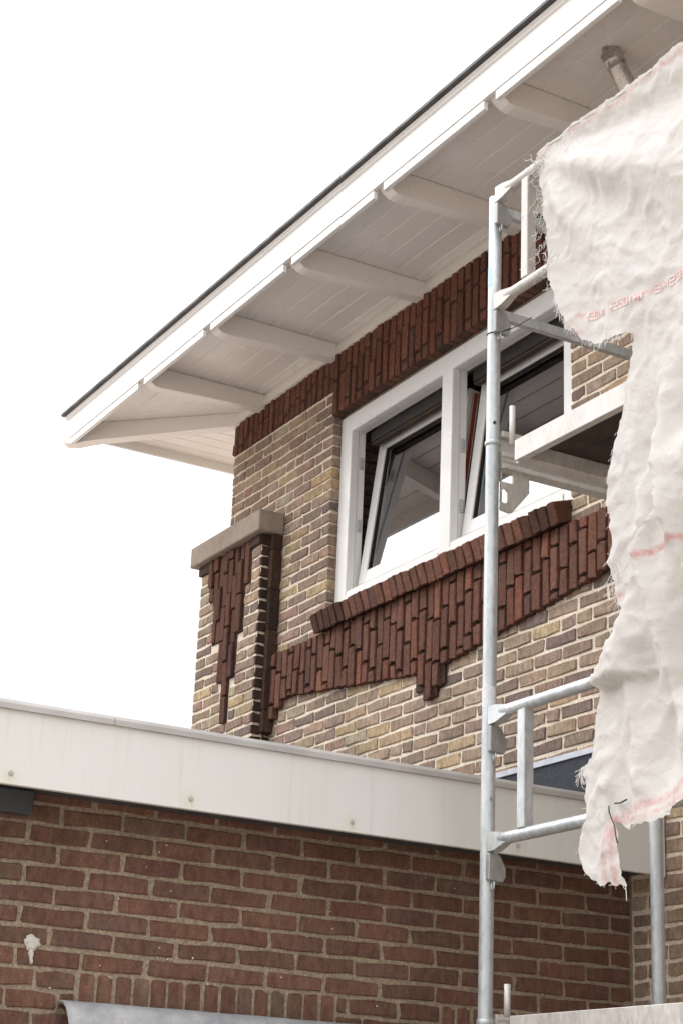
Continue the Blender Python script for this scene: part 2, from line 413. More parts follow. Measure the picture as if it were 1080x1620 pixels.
def ranked(c):
    px, py, s_ = in_view((c[0] + c[1]) / 2, 0, c[2])
    vis = -60 < px < 1120 and -60 < py < 1680 and not hidden_by_sheet(px, py)
    fy = 1106.4 + .1646 * px                                # hidden behind the extension's edge
    if c[1] < -5.45 and py > fy + 12: vis = False
    return (0 if vis else -1e3) + s_ * (c[1] - c[0])
cands.sort(key=ranked, reverse=True)
NVIS = sum(1 for c in cands if ranked(c) > 0)
print('facing bricks', len(cands), 'in view', NVIS)
def joined_bricks(name, items, mat, parent, H, pal, y=0.0):
    V, F, C = [], [], []
    for (x0, x1, zc) in items:
        L = x1 - x0 - JT; kl, me = get_brick(L, H, .1, mat)
        o0 = len(V); col = pick(pal); xc = (x0 + x1) / 2; s_ = L / kl
        for v_ in me.vertices: V.append((xc + v_.co.x * s_, y + v_.co.y, zc + v_.co.z)); C.append(col)
        for p in me.polygons: F.append([o0 + i for i in p.vertices])
    me = bpy.data.meshes.new(name); me.from_pydata(V, [], F); me.materials.append(M[mat])
    ca = me.color_attributes.new('Col', 'FLOAT_COLOR', 'POINT')
    for i, c in enumerate(C): ca.data[i].color = (*c, 1)
    return tag(link_mesh(name, me, parent), kind='stuff')
for (x0, x1, zc) in cands[:300]:
    if x1 == OL: x1 += .005
    if x0 == OR_: x0 -= .005
    put_brick('brick', (x0 + x1) / 2, random.uniform(-.002, .002), zc, x1 - x0 - JT, CH - .0140, .1, 'brick', wall, pick(BUFF), jit=.0034)
joined_bricks('remaining_brickwork', cands[300:], 'brick_mass', wall, CH - .0140, BUFF)

# --- corner pier with its stone cap and the red brick pendant
pier = None
mb = MB(); mb.box(-9.487, -8.708, -.104, .0045, 0, 4.945); mb.box(-9.487, WL + .004, .0046, .4, 0, 4.945)
pier = mb.build('corner_pier', 'mortar', house)
cols = [(-9.340, 4.685), (-9.2755, 4.415), (-9.211, 4.405), (-9.1465, 4.155), (-9.082, 3.905), (-9.0175, 4.16), (-8.953, 4.41), (-8.8885, 4.685)]
def pend(x0, x1, zc):
    return any(c[0] - .03 < (x0 + x1) / 2 < c[0] + .09 and zc > c[1] + .02 for c in cols)
for k_ in range(0, 31):
    zc = 4.882 - CH * (k_ + .5)
    if zc < 2.95: break
    a, b = -9.49, -8.706
    free = [(a, b)]
    for c in cols:
        if zc + .02 > c[1]:
            nf = []
            for p, q in free:
                lo, hi = c[0] - .008, c[0] + .066
                if hi <= p or lo >= q: nf.append((p, q)); continue
                if lo - p > .03: nf.append((p, lo))
                if q - hi > .03: nf.append((hi, q))
            free = nf
    base = -8.706 - (.108 if k_ % 2 else 0)
    for p, q in free:
        js = [base - BL * i for i in range(5)]
        js = sorted([p] + [j for j in js if p + .035 < j < q - .035] + [q])
        for x0, x1 in zip(js, js[1:]):
            put_brick('brick', (x0 + x1) / 2, -.11 + random.uniform(-.002, .002), zc, x1 - x0 - JT, CH - .0140, .05, 'brick', pier, pick(BUFF), jit=.0034)
    # tarred return face of the pier
    put_brick('dark_brick', -8.700, -.079, zc, .058, CH - (.013 if zc > 3.86 else .016), .02, 'dark_brick', pier, pick(DARK), rotz=R_(90))
    put_brick('dark_brick', -8.700, -.022, zc, .044, CH - .004, .02, 'dark_brick', pier, pick(DARK), rotz=R_(90))
for i, (x, zb) in enumerate(cols):
    z = 4.943
    first = [.17, .09, .2, .13, .06, .17, .1, .2][i]
    while z > zb + .02:
        zn = max(zb, z - first); first = .205
        if zn - zb < .06: zn = zb
        put_brick('pendant_brick', x + .029, -.117 - random.uniform(0, .016), (z + zn) / 2, .054, z - zn - .006, .05, 'red_brick', pier, tuple(q * .8 for q in vary(pick(RED), .15)), jit=.004)
        z = zn
mb = MB(); mb.box(-9.345, -8.82, -.108, -.100, 4.68, 4.944)
mb.box(-9.28, -8.885, -.108, -.1, 4.41, 4.679); mb.box(-9.15, -8.95, -.108, -.1, 4.16, 4.409); mb.box(-9.085, -9.02, -.108, -.1, 3.91, 4.159)
mb.build('pendant_backing', 'mortar_dark', pier)
put_brick('dark_brick', -9.418, -.126, 4.913, .15, .060, .06, 'dark_brick', pier, pick(DARK))
put_brick('dark_brick', -8.762, -.126, 4.913, .125, .060, .06, 'dark_brick', pier, pick(DARK))
put_brick('dark_brick', -8.692, -.066, 4.913, .11, .060, .03, 'dark_brick', pier, pick(DARK), rotz=R_(90))
# corner strip of upright tarred bricks
for z0, z1 in ((4.853, 4.943), (4.617, 4.847), (4.383, 4.611), (4.149, 4.377), (3.925, 4.143), (3.80, 3.919)):
    put_brick('dark_brick', -8.657, -.0335, (z0 + z1) / 2, .060, z1 - z0, .040, 'dark_brick', pier, pick(DARK), rotz=R_(90), jit=.0015)
mb = MB(); mb.box(-8.697, -8.663, -.058, .004, 3.80, 4.943); mb.build('strip_backing', 'mortar_dark', pier)
# cap stone
bm = bmesh.new()
mb = MB(); mb.box(-9.545, -8.648, -.163, -.001, 4.946, 5.073, .006); mb.box(-9.545, WL - .004, .001, .4, 4.946, 5.073, .006)
o = mb.build('cap_stone', 'stone', pier)

# --- red soldier bands
def soldier_column(parent, x, zb, zt, y, pat, pal, D=.06, w=.0495, name='soldier_brick', zextra=0):
    z = zt; first = pat
    while z - zb > .012:
        zn = z - first
        if zn - zb < .035: zn = zb
        put_brick(name, x, y + random.uniform(-.005, .004), (z + zn) / 2, w + random.uniform(-.002, .002), z - zn - .012, D, 'red_brick', parent, pick(pal), jit=.0035)
        z = zn; first = .208
PATS = [.06, .125, .185, .085, .15, .205, .045, .11, .17]
mb = MB(); mb.box(WL + .002, OL - .001, -.003, .004, 5.655, 5.90); mb.box(OL + .001, OR_ - .001, -.006, .049, 5.494, 5.90); mb.box(OR_ + .001, -1.5, -.003, .004, 5.655, 5.90)
top_band = mb.build('upper_brick_band', 'mortar_dark', house)
nc = 0
x = WL + .033
while x < -3.6:
    over = OL - .005 < x < OR_ + .005
    zb = 5.487 if over else 5.648
    soldier_column(top_band, x, zb, 5.878, -.016 if over else -.008, PATS[(nc * 2) % 9 if nc % 3 else (nc * 2 + 4) % 9], RED_TOP, D=.064 if over else .03)
    x += .0657; nc += 1
# corner face of the upper band
mb = MB()
pts = [(-8.665, 4.238)] + [(-8.665, 3.90), (-8.56, 3.95)]
for i in range(46):
    xx = -8.55 + i * .0687
    if xx < -5.44: pts.append((xx, band_bottom(xx) + .012))
pts += [(-5.44, 4.238)]
mb.prism(pts, 'y', -.012, .004)
mb.box(-7.17, -6.92, -.012, .003, 3.73, 3.83); mb.box(-7.105, -6.985, -.012, .003, 3.68, 3.729)
low_band = mb.build('lower_brick_band', 'mortar_dark', house)
x = -8.635; nc = 0
NCOL = 49
pitch = (-5.44 + 8.635) / (NCOL - 1)
for i in range(NCOL):
    x = -8.635 + pitch * i
    j = min(i, NCOL - 1 - i); mid = i - NCOL // 2
    zb = band_bottom(x)
    if j == 0: zb = 3.862
    elif j == 1: zb = 3.915
    if mid == 0: zb = 3.668
    elif mid == -1: zb = 3.745
    elif mid == 1: zb = 3.716
    phase = (abs(mid) * 2) % 9
    p = PATS[phase]
    if mid in (-1, 0, 1): p = (.12, .18, .2)[mid + 1]
    soldier_column(low_band, x, zb, 4.243, -.030, p, RED, D=.04, w=.0525)

# --- raking sill of bricks on edge
sill = empty('window_sill', (0, 0, 0))
mb = MB(); mb.prism([(-.06, 4.262), (-.055, 4.318), (.05, 4.358), (.05, 4.262)], 'x', OL + .004, OR_ - .006)
sillb = mb.build('window_sill', 'mortar_dark', house)
bpy.data.objects.remove(sill)
nsl = 33; sp = (OR_ + .002 - (OL - .008)) / nsl
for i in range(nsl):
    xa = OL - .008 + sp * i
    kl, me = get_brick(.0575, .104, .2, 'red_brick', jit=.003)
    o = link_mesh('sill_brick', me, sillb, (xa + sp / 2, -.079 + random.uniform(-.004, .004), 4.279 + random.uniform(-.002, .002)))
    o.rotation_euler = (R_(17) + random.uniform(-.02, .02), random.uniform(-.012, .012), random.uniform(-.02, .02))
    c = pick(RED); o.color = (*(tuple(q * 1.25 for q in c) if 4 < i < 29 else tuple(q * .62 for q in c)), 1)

# --- the window: frame, mullion and two inward tilted sashes
win = None
FB, FT = 4.372, 5.484
f0, f1, f2 = .05, .094, .14
def pierced(outer_, holes_, a, b, axis, nm, mat, parent, bev=0):
    P_ = [Vector(p) for q in [outer_] + holes_ for p in q]; E_ = []; k0 = 0
    for q in [outer_] + holes_:
        E_ += [(k0 + i, k0 + (i + 1) % len(q)) for i in range(len(q))]; k0 += len(q)
    vs2, es2, fs2, *_ = delaunay_2d_cdt(P_, E_, [], 0, 1e-6)
    def inside(pt, poly):
        c = False
        for i in range(len(poly)):
            (xa, ya), (xb, yb) = poly[i], poly[i - 1]
            if (ya > pt[1]) != (yb > pt[1]) and pt[0] < (xb - xa) * (pt[1] - ya) / (yb - ya) + xa: c = not c
        return c
    F = []
    for f_ in fs2:
        ct = sum((vs2[i] for i in f_), Vector((0, 0))) / len(f_)
        if inside(ct, outer_) and not any(inside(ct, h) for h in holes_): F.append(list(f_))
    mb = MB(); bm = mb.bm
    def P3(p, t): return (t, p.x, p.y) if axis == 'x' else (p.x, t, p.y)
    A_ = [bm.verts.new(P3(p, a)) for p in vs2]; B_ = [bm.verts.new(P3(p, b)) for p in vs2]
    for f_ in F: bm.faces.new([A_[i] for i in f_]); bm.faces.new([B_[i] for i in f_[::-1]])
    cnt = {}
    for f_ in F:
        for i in range(len(f_)):
            e = (f_[i], f_[(i + 1) % len(f_)]); cnt[e] = 1
    for (i, j) in list(cnt):
        if (j, i) not in cnt: bm.faces.new((A_[i], A_[j], B_[j], B_[i]))
    bmesh.ops.recalc_face_normals(bm, faces=bm.faces)
    if bev:
        es = [e for e in bm.edges if len(e.link_faces) == 2 and e.calc_face_angle() > .5]
        bmesh.ops.bevel(bm, geom=es, offset=bev, segments=2, affect='EDGES', clamp_overlap=True)
    return mb.build(nm, mat, parent)
def rect(xa, xb, za, zb): return [(xa, za), (xb, za), (xb, zb), (xa, zb)]
win = pierced(rect(OL + .001, OR_ - .001, FB, FT), [rect(-8.0, -7.098, FB + .02, 5.381), rect(-6.998, -6.075, FB + .02, 5.381)], f0, f1, 'y', 'window', 'white', house, .003)
pierced(rect(OL + .001, OR_ - .001, FB, FT), [rect(-8.006, -7.092, FB + .02, 5.387), rect(-7.004, -6.069, FB + .02, 5.387)], f1 + .002, f2, 'y', 'inner_frame', 'white', win, .002)
for xa, xb in ((-7.9995, -7.0985), (-6.9975, -6.0755)):
    mb = MB(); mb.prism([(.0445, FB + .0205), (.0445, 4.425), (.052, 4.432), (.052, 4.452), (.060, 4.462), (.138, 4.492), (.138, FB + .0205)], 'x', xa, xb, .0015); mb.build('bottom_rail', 'white', win)
TILT = R_(7.2)
def sash(xa, xb):
    zb, h, w, t = 4.497, .868, .070, .066
    T = Matrix.Translation((0, .112, zb)) @ Matrix.Rotation(-TILT, 4, 'X')
    mb = MB()
    mb.box(xa, xa + w, 0, t, 0, h, .003, T); mb.box(xb - w, xb, 0, t, 0, h, .003, T)
    mb.box(xa + w - .0005, xb - w + .0005, .0006, t - .0006, 0, w, .002, T); mb.box(xa + w - .0005, xb - w + .0005, .0006, t - .0006, h - w, h, .002, T)
    s_ = mb.build('casement_sash', 'white', win)
    mb = MB(); g = .006   # dark glazing gasket
    for a in ((xa + w, xa + w + g, w, h - w), (xb - w - g, xb - w, w, h - w), (xa + w + g, xb - w - g, w, w + g), (xa + w + g, xb - w - g, h - w - g, h - w)):
        mb.box(a[0], a[1], .010, .032, a[2], a[3], 0, T)
    mb.build('glazing_gasket', 'blind', win)
    mb = MB(); mb.box(xa + w + .002, xb - w - .002, .020, .026, w + .002, h - w - .002, 0, T); mb.build('glass_pane', 'glass', win)
    return T
T1 = sash(-7.985, -7.106)
T2 = sash(-6.99, -6.083)
mb = MB(); mb.box(-7.1055, -7.1005, .036, .054, .04, .85, 0, T1); mb.build('red_seal', 'red_seal', win)
mb = MB(); mb.box(-7.1055, -7.1025, .022, .031, .04, .85, 0, T1); mb.build('grey_seal', 'alu', win)
for x in (-8.004, -7.003):
    for z in (5.20, 4.84) if x < -7.5 else (4.98, 4.66):
        mb = MB(); mb.box(x + .001, x + .005, .106, .13, z - .035, z + .035, .001); mb.box(x + .005, x + .009, .112, .124, z - .02, z + .012, .001); mb.build('hinge_plate', 'galv', win)
# dark blind cassette and batten behind the head
for xa, xb in ((-7.96, -7.12), (-6.96, -6.10)):
    mb = MB(); mb.box(xa, xb, .144, .192, 5.315, 5.383, .004); mb.build('blind_cassette', 'blind', win)
    mb = MB(); mb.box(xa, xb, .150, .186, 5.301, 5.314, .003); mb.build('blind_batten', 'wood', win)
# inner brick reveal seen through the gap
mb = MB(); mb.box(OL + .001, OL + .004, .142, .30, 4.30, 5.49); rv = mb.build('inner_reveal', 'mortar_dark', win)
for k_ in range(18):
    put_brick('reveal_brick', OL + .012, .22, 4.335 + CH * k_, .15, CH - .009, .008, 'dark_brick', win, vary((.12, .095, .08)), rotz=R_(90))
# room behind
mb = MB()
mb.box(-9.0, -3.4, .301, 4.0, 3.30, 3.36); mb.box(-9.0, -3.4, .301, 4.0, 5.72, 5.78); mb.box(-9.0, -3.4, 3.9, 4.0, 3.361, 5.719)
mb.box(-9.06, -9.0, .301, 4.0, 3.3, 5.78); mb.box(-3.4, -3.34, .301, 4.0, 3.3, 5.78)
mb.build('room_lining', 'interior', house)
# --- eaves
mb = MB(); mb.prism([(-10.14, -.77), (-1.5, -.77), (-1.5, 6.9), (-10.14, 6.9)], 'z', 5.957, 5.99); eaves = mb.build('eaves', 'cream', house)
YS = [-.005, -.084, -.202, -.320, -.438, -.556, -.674, -.792]
for a, b in zip(YS, YS[1:]):
    y1, y0 = a - .0006, b + .0006; zb, zt, g = 5.93, 5.955, .007
    xl = lambda y: WL + y + .018
    bm = MB()
    bm.hexa([(xl(y0 + g), y0 + g, zb), (-1.5, y0 + g, zb), (-1.5, y1, zb), (xl(y1), y1, zb), (xl(y0), y0, zb + g), (-1.5, y0, zb + g), (-1.5, y1, zb + g), (xl(y1), y1, zb + g)])
    bm.box(WL + y0 + .03, -1.5, y0, y1, zb + g, zt)
    bm.build('soffit_board', 'soffit', eaves)
for i in range(7):
    x0, x1 = WL - .792 + .118 * i + .0006, WL - .792 + .118 * (i + 1) - .0006; g = .006
    yl = lambda x: (x - WL) + .042
    bm = MB()
    bm.hexa([(x0 + g, yl(x0 + g), 5.93), (x1, yl(x1), 5.93), (x1, 6.9, 5.93), (x0 + g, 6.9, 5.93), (x0, yl(x0), 5.935), (x1, yl(x1), 5.935), (x1, 6.9, 5.935), (x0, 6.9, 5.935)])
    bm.box(x0, x1, max(yl(x0), yl(x1)), 6.9, 5.935, 5.955)
    bm.build('soffit_board', 'soffit', eaves)
mb = MB(); mb.prism([(-.004, 5.852), (-.022, 5.856), (-.022, 5.90), (-.014, 5.9285), (-.004, 5.9285)], 'x', WL, -1.5); mb.build('wall_trim', 'cream', eaves)
# beams with shaped tails
for xr in (-8.978, -8.105, -7.190, -6.31, -5.41, -4.51, -3.61, -2.71):
    mb = MB(); w = .074
    prof = [(0.0, 5.928), (0.0, 5.834), (-.60, 5.807), (-.690, 5.801), (-.720, 5.806), (-.750, 5.826), (-.803, 5.872), (-.803, 5.928)]
    mb.prism(prof, 'x', xr - w, xr, .003); mb.build('eaves_beam', 'soffit', eaves)
# hip beam on the corner
mb = MB()
d = Vector((-1, -1, 0)).normalized(); s_ = Vector((1, -1, 0)).normalized() * .042
c0 = Vector((WL + .03, .03, 0))
prof = [(0, 5.928), (0, 5.845), (.95, 5.812), (1.02, 5.806), (1.10, 5.795), (1.17, 5.802), (1.195, 5.832), (1.135, 5.858), (1.11, 5.928)]
A_ = [mb.bm.verts.new(c0 + d * t - s_ + Vector((0, 0, z))) for t, z in prof]; B_ = [mb.bm.verts.new(c0 + d * t + s_ + Vector((0, 0, z))) for t, z in prof]
mb.bm.faces.new(A_[::-1]); mb.bm.faces.new(B_)
for i in range(len(prof)):
    j = (i + 1) % len(prof); mb.bm.faces.new((A_[i], A_[j], B_[j], B_[i]))
mb.build('hip_beam', 'soffit', eaves)
# fascia: board, lower strip, cornice strip, zinc edge
mb = MB(); mb.box(-10.17, -1.5, -.80, -.776, 5.838, 6.0, .002); mb.build('fascia_board', 'white', eaves)
xs = [-10.135] + [q for xr in (-8.978, -8.105, -7.190, -6.31, -5.41, -4.51, -3.61, -2.71) for q in (xr - .080, xr + .006)] + [-1.5]
for xa, xb in zip(xs[::2], xs[1::2]):
    mb = MB(); mb.box(xa, xb, -.797, -.774, 5.792, 5.834, .0025); mb.build('fascia_strip', 'white', eaves)
mb = MB(); mb.box(-10.1695, -10.146, -.775, 6.9, 5.872, 6.0, .002); mb.build('side_fascia', 'white', eaves)
mb = MB(); mb.prism([(-.8005, 5.974), (-.806, 5.976), (-.811, 5.981), (-.811, 5.985), (-.818, 5.988), (-.818, 6.0), (-.8005, 6.0)], 'x', -10.18, -1.5); mb.build('cornice_strip', 'white', eaves)
mb = MB(); mb.box(-10.20, -1.5, -.840, -.70, 6.002, 6.023, .003); mb.box(-10.20, -10.06, -.699, 6.9, 6.002, 6.023, .003); mb.build('roof_edge', 'dark_edge', eaves)
# rainwater pipe out of the soffit
mb = MB(); p0, p1 = Vector((-5.02, -.510, 5.952)), Vector((-5.02, -.055, 5.20))
mb.tube([p0, p0 + Vector((0, .012, -.034)), p0 + (p1 - p0) * .2, p1], .040, 22); mb.tube([p1, p1 + Vector((0, .02, -.06)), (-5.02, -.035 - .012, 4.9), (-5.02, -.047, 3.3)], .040, 22, cap=False); mb.build('rainwater_pipe', 'zinc_pipe', eaves)
mb = MB(); mb.tube([p0 + Vector((0, .012, -.034)), p0 + Vector((0, .05, -.088))], .043, 22); mb.build('pipe_collar', 'zinc_pipe', eaves)
# lead/felt upstand where the flat roof meets the facade
mb = MB(); mb.box(-8.69, -5.37, -.016, -.002, 2.90, 3.205); fl = mb.build('roof_flashing', 'felt', house)
mb = MB(); mb.box(-8.69, -5.37, -.024, -.003, 3.206, 3.232, .002); mb.build('flashing_trim', 'zinc_trim', fl)

# curtains in the room
def curtain(xa, xb, lab):
    V, F = [], []; nx = 60
    for i in range(nx + 1):
        t = i / nx; x = xa + (xb - xa) * t; y = .34 + .026 * math.sin(t * 2 * math.pi * 6.5 + .6 * math.sin(t * 9))
        for z in (3.7, 5.7): V.append((x, y, z))
    for i in range(nx): F.append((2 * i, 2 * i + 2, 2 * i + 3, 2 * i + 1))
    me = bpy.data.meshes.new('curtain'); me.from_pydata(V, [], F); me.materials.append(M['curtain'])
    for p in me.polygons: p.use_smooth = True
    o = link_mesh('curtain', me); sm = o.modifiers.new('t', 'SOLIDIFY'); sm.thickness = .003
    tag(o, lab, 'curtain', 'curtains behind the window')
curtain(-8.3, -7.72, 'grey folded curtain behind the left window sash')
curtain(-7.15, -6.7, 'grey folded curtain behind the right window sash')

# ------------------------------------------------------------------ flat-roofed extension
XB = -5.575
ext = tag(empty('brick_extension', (-7.2, -2.2, 0)), 'low flat-roofed extension of red brown brick with broad off-white fascia', 'extension')
mb = MB(); mb.box(-9.3, XB - .006, -4.3, -.105, 0, 2.86); mb.box(-8.70, XB - .006, -.1049, -.0005, 0, 2.86); sidew = mb.build('side_wall', 'mortar_grey', ext)
zs = 2.144
rows = [(zs + .0645 * i, zs + .0645 * (i + 1)) for i in range(9)]
EP = .224
far = []
def ext_brick(y0, y1, z0, z1, jt=.0135):
    put_brick('brick', XB, (y0 + y1) / 2, (z0 + z1) / 2, y1 - y0 - jt, z1 - z0 - .0135, .05, 'ext_brick', sidew, pick(EXTB), rotz=R_(90), jit=.003)
for i, (a, b) in enumerate(rows):
    base = -2.343 + (EP / 2 if i % 2 == 0 else 0)
    js = [base + EP * k_ + random.uniform(-.005, .005) for k_ in range(-4, 12)]
    js = [j for j in js if -3.25 < j < -.04] + [-.001]
    far += [(j0, j0 + EP, a, b) for j0 in [js[0] - EP * k_ for k_ in range(1, 5)]]
    if js[-1] - js[-2] < .03: js.pop(-2)
    for y0, y1 in zip(js, js[1:]): ext_brick(y0, y1, a, b)
# soldier course over the opening, and courses beside it
y = -2.235
while y < -1.30:
    put_brick('lintel_brick', XB, y + .0315, 2.144 - .108, .051, .204, .05, 'ext_brick', sidew, pick(EXTB), rotz=R_(90), jit=.003); y += .0632
for i in range(5):
    b = 2.144 - .0645 * i; a = b - .0645
    js = [-1.288 + (.108 if i % 2 else .05)] + [-.86]
    for y0, y1 in zip([-1.288, js[0], js[0] + .2], [js[0], js[0] + .2, -.862]):
        if y1 - y0 > .04: ext_brick(y0, y1, a, b)
    js = [-3.25, -3.02 + .1 * (i % 2), -2.80 + .1 * (i % 2), -2.575 + .1 * (i % 2), -2.35 + (.05 if i % 2 else -.03), -2.238]
    for y0, y1 in zip(js, js[1:]): ext_brick(y0, y1, a, b)
for i in range(28):
    b = 2.144 - .0645 * i; a = b - .0645
    far += [(-3.26 - EP * k_ - (EP / 2 if i % 2 else 0), -3.26 - EP * (k_ - 1) - (EP / 2 if i % 2 else 0), a, b) for k_ in range(1, 5)]
V, F, C = [], [], []
for (y0, y1, z0, z1) in far:                    # the wall goes on towards the street, outside the picture
    y0 = max(y0, -4.3)
    if y1 - y0 < .04: continue
    kl, me = get_brick(y1 - y0 - .0135, z1 - z0 - .0135, .05, 'ext_brick', jit=.003); o0 = len(V); col = pick(EXTB)
    for q in me.vertices: V.append((XB - q.co.y, (y0 + y1) / 2 + q.co.x, (z0 + z1) / 2 + q.co.z)); C.append(col)
    for p in me.polygons: F.append([o0 + i for i in p.vertices])
me = bpy.data.meshes.new('remaining_brickwork'); me.from_pydata(V, [], F); me.materials.append(M['ext_mass'])
ca = me.color_attributes.new('Col', 'FLOAT_COLOR', 'POINT')
for i, c in enumerate(C): ca.data[i].color = (*c, 1)
tag(link_mesh('remaining_brickwork', me, sidew), kind='stuff')
y = -.858
for k_ in range(13):
    put_brick('lintel_brick', XB, y + .0315, 2.144 - .108, .051, .204, .05, 'ext_brick', sidew, pick(EXTB), rotz=R_(90), jit=.003); y += .0655
# fascia, edge trim, roof
XF = -5.37
mb = MB(); mb.box(XF - .022, XF, -4.35, -.06, 2.668, 2.905, .0015); mb.box(XF - .021, XF + .003, -.059, -.004, 2.664, 2.905, .0015); mb.build('fascia_panel', 'fascia', ext)
mb = MB(); mb.box(XB - .02, XF - .023, -4.3, -.004, 2.69, 2.705); mb.build('soffit_panel', 'lead_dark', ext)
mb = MB(); mb.box(-9.3, XF - .024, -4.3, -.165, 2.862, 2.898); mb.box(-8.65, XF - .024, -.164, -.018, 2.862, 2.898); mb.build('flat_roof', 'felt', ext)
for ya, yb in ((-4.35, -2.2725), (-2.2705, -.50), (-.498, -.004)):
    mb = MB(); mb.prism([(XF - .05, 2.9), (XF + .004, 2.906), (XF + .012, 2.902), (XF + .012, 2.921), (XF + .004, 2.934), (XF - .05, 2.926)], 'y', ya, yb, .0012); mb.build('edge_trim', 'alu', ext)
for y in (-2.60, -1.98, -1.37, -.68):
    mb = MB(); mb.tube([(XF, y, 2.702), (XF + .0015, y, 2.702)], .009, 14, smooth=False); mb.tube([(XF + .0015, y, 2.702), (XF + .005, y, 2.702)], .006, 6, smooth=False); mb.build('screw_head', 'alu', ext)
mb = MB(); mb.box(XB + .004, XB + .055, -2.98, -2.462, 2.612, 2.688, .004); mb.build('lead_flap', 'lead_dark', ext)
# lead hood over the opening at the foot of the picture
prof = [(.0, 2.046), (.02, 2.052), (.05, 2.048), (.08, 2.030), (.10, 2.0), (.112, 1.955), (.118, 1.88), (.12, 1.7)]
V, F = [], []
ny = 40
for i in range(ny + 1):
    y = -2.30 + 1.42 * i / ny
    for (dx, z) in prof: V.append((XB + dx + .003, y + .012 * noise.noise((y * 3, z * 5, 1)), z + .006 * noise.noise((y * 5, dx * 9, 3))))
k_ = len(prof)
for i in range(ny):
    for j in range(k_ - 1): F.append((i * k_ + j, (i + 1) * k_ + j, (i + 1) * k_ + j + 1, i * k_ + j + 1))
me = bpy.data.meshes.new('lead_hood'); me.from_pydata(V, [], F); me.materials.append(M['lead'])
for p in me.polygons: p.use_smooth = True
o = link_mesh('lead_hood', me, ext); sm = o.modifiers.new('t', 'SOLIDIFY'); sm.thickness = .006; sm.offset = 1
# filler blob and paint specks on the wall
bm = bmesh.new()
def blob(cy, cz, ry, rz, t, sd, nn=22, drip=True):
    r = random.Random(sd); ring = []
    for i in range(nn):
        a = 2 * math.pi * i / nn; k2 = 1 + r.uniform(-.24, .18); q = (cy + ry * k2 * math.cos(a), cz + rz * k2 * math.sin(a)); ring.append(q)
    c = bm.verts.new((XB + t, cy, cz)); r1 = [bm.verts.new((XB + t * r.uniform(.6, 1), cy + (y - cy) * .7, cz + (z - cz) * .7)) for y, z in ring]; r2 = [bm.verts.new((XB - .001, y, z)) for y, z in ring]
    for i in range(nn):
        j = (i + 1) % nn; bm.faces.new((c, r1[i], r1[j])); bm.faces.new((r1[i], r2[i], r2[j], r1[j]))
blob(-2.4015, 2.221, .032, .024, .007, 4); blob(-2.402, 2.184, .0085, .022, .006, 5, 10); blob(-2.399, 2.162, .006, .010, .005, 6, 8)
bmesh.ops.recalc_face_normals(bm, faces=bm.faces)
me = bpy.data.meshes.new('filler_blob'); bm.to_mesh(me); bm.free(); me.materials.append(M['blob']); link_mesh('filler_blob', me, ext)
bm = bmesh.new(); rs = random.Random(5)
for (y, z) in [(-1.962, 2.243), (-1.93, 2.243), (-1.965, 2.210), (-1.93, 2.209), (-1.935, 2.43), (-2.12, 2.386), (-2.03, 2.5), (-1.41, 2.33)] + [(rs.uniform(-2.7, -.15), rs.uniform(2.05, 2.6)) for _ in range(26)]:
    blob(y, z, rs.uniform(.0018, .0042), rs.uniform(.002, .005), .003, rs.randint(0, 999), 7)
bmesh.ops.recalc_face_normals(bm, faces=bm.faces)
me = bpy.data.meshes.new('paint_specks'); bm.to_mesh(me); bm.free(); me.materials.append(M['blob']); tag(link_mesh('paint_specks', me, ext), kind='stuff')

# ------------------------------------------------------------------ scaffold
PX, PY, RY = -4.99, -1.07, -.36
scf = tag(empty('scaffold', (PX, -.7, 0)), 'galvanised steel scaffold with round posts, guard rails and decks beside the house', 'scaffold')
def upright(x, y, zt, joints, nm='upright'):
    mb = MB(); mb.tube([(x, y, .03)] + [(x, y, zt * t / 12) for t in range(1, 13)], .0242, 24); u = mb.build(nm, 'galv', scf)
    for z in joints:
        mb = MB(); mb.tube([(x, y, z - .010), (x, y, z - .004), (x, y, z + .004), (x, y, z + .010)], .028, 24, rr=[.0255, .0285, .0285, .0252]); mb.build('joint_collar', 'galv', u)
    mb = MB(); mb.box(x - .07, x + .07, y - .07, y + .07, 0, .008); mb.tube([(x, y, .008), (x, y, .03)], .018); mb.build('base_plate', 'galv', u)
    return u
u1 = upright(PX, PY, 5.042, (4.045, 2.045))
u2 = upright(PX + .005, RY, 5.042, (4.045, 2.045))
u3 = upright(-2.42, PY, 5.042, (4.045, 2.045)); u4 = upright(-2.42, RY, 5.042, (4.045, 2.045))
# stickers wrapped round the near post
def sticker(z0, z1, a0, a1, nm, mat, sd, rag=.006):
    V, F = [], []; k_ = 12; r = random.Random(sd)
    for i in range(k_ + 1):
        a = R_(a0 + (a1 - a0) * i / k_)
        V += [(PX + .0247 * math.cos(a), PY + .0247 * math.sin(a), z0 + r.uniform(-rag, rag)), (PX + .0247 * math.cos(a), PY + .0247 * math.sin(a), z1 + r.uniform(-rag, rag))]
    for i in range(k_): F.append((2 * i, 2 * i + 2, 2 * i + 3, 2 * i + 1))
    me = bpy.data.meshes.new(nm); me.from_pydata(V, [], F); me.materials.append(M[mat]); link_mesh(nm, me, u1)
sticker(4.665, 4.745, 225, 300, 'blue_sticker', 'sticker_blue', 1, .007)
sticker(3.075, 3.150, 205, 385, 'white_sticker', 'sticker_white', 2, .003)
mb = MB(); mb.tube([(PX + .0225, PY - .008, 4.118), (PX + .0255, PY - .009, 4.118)], .0062, 10); mb.build('pin_hole', 'black', u1)
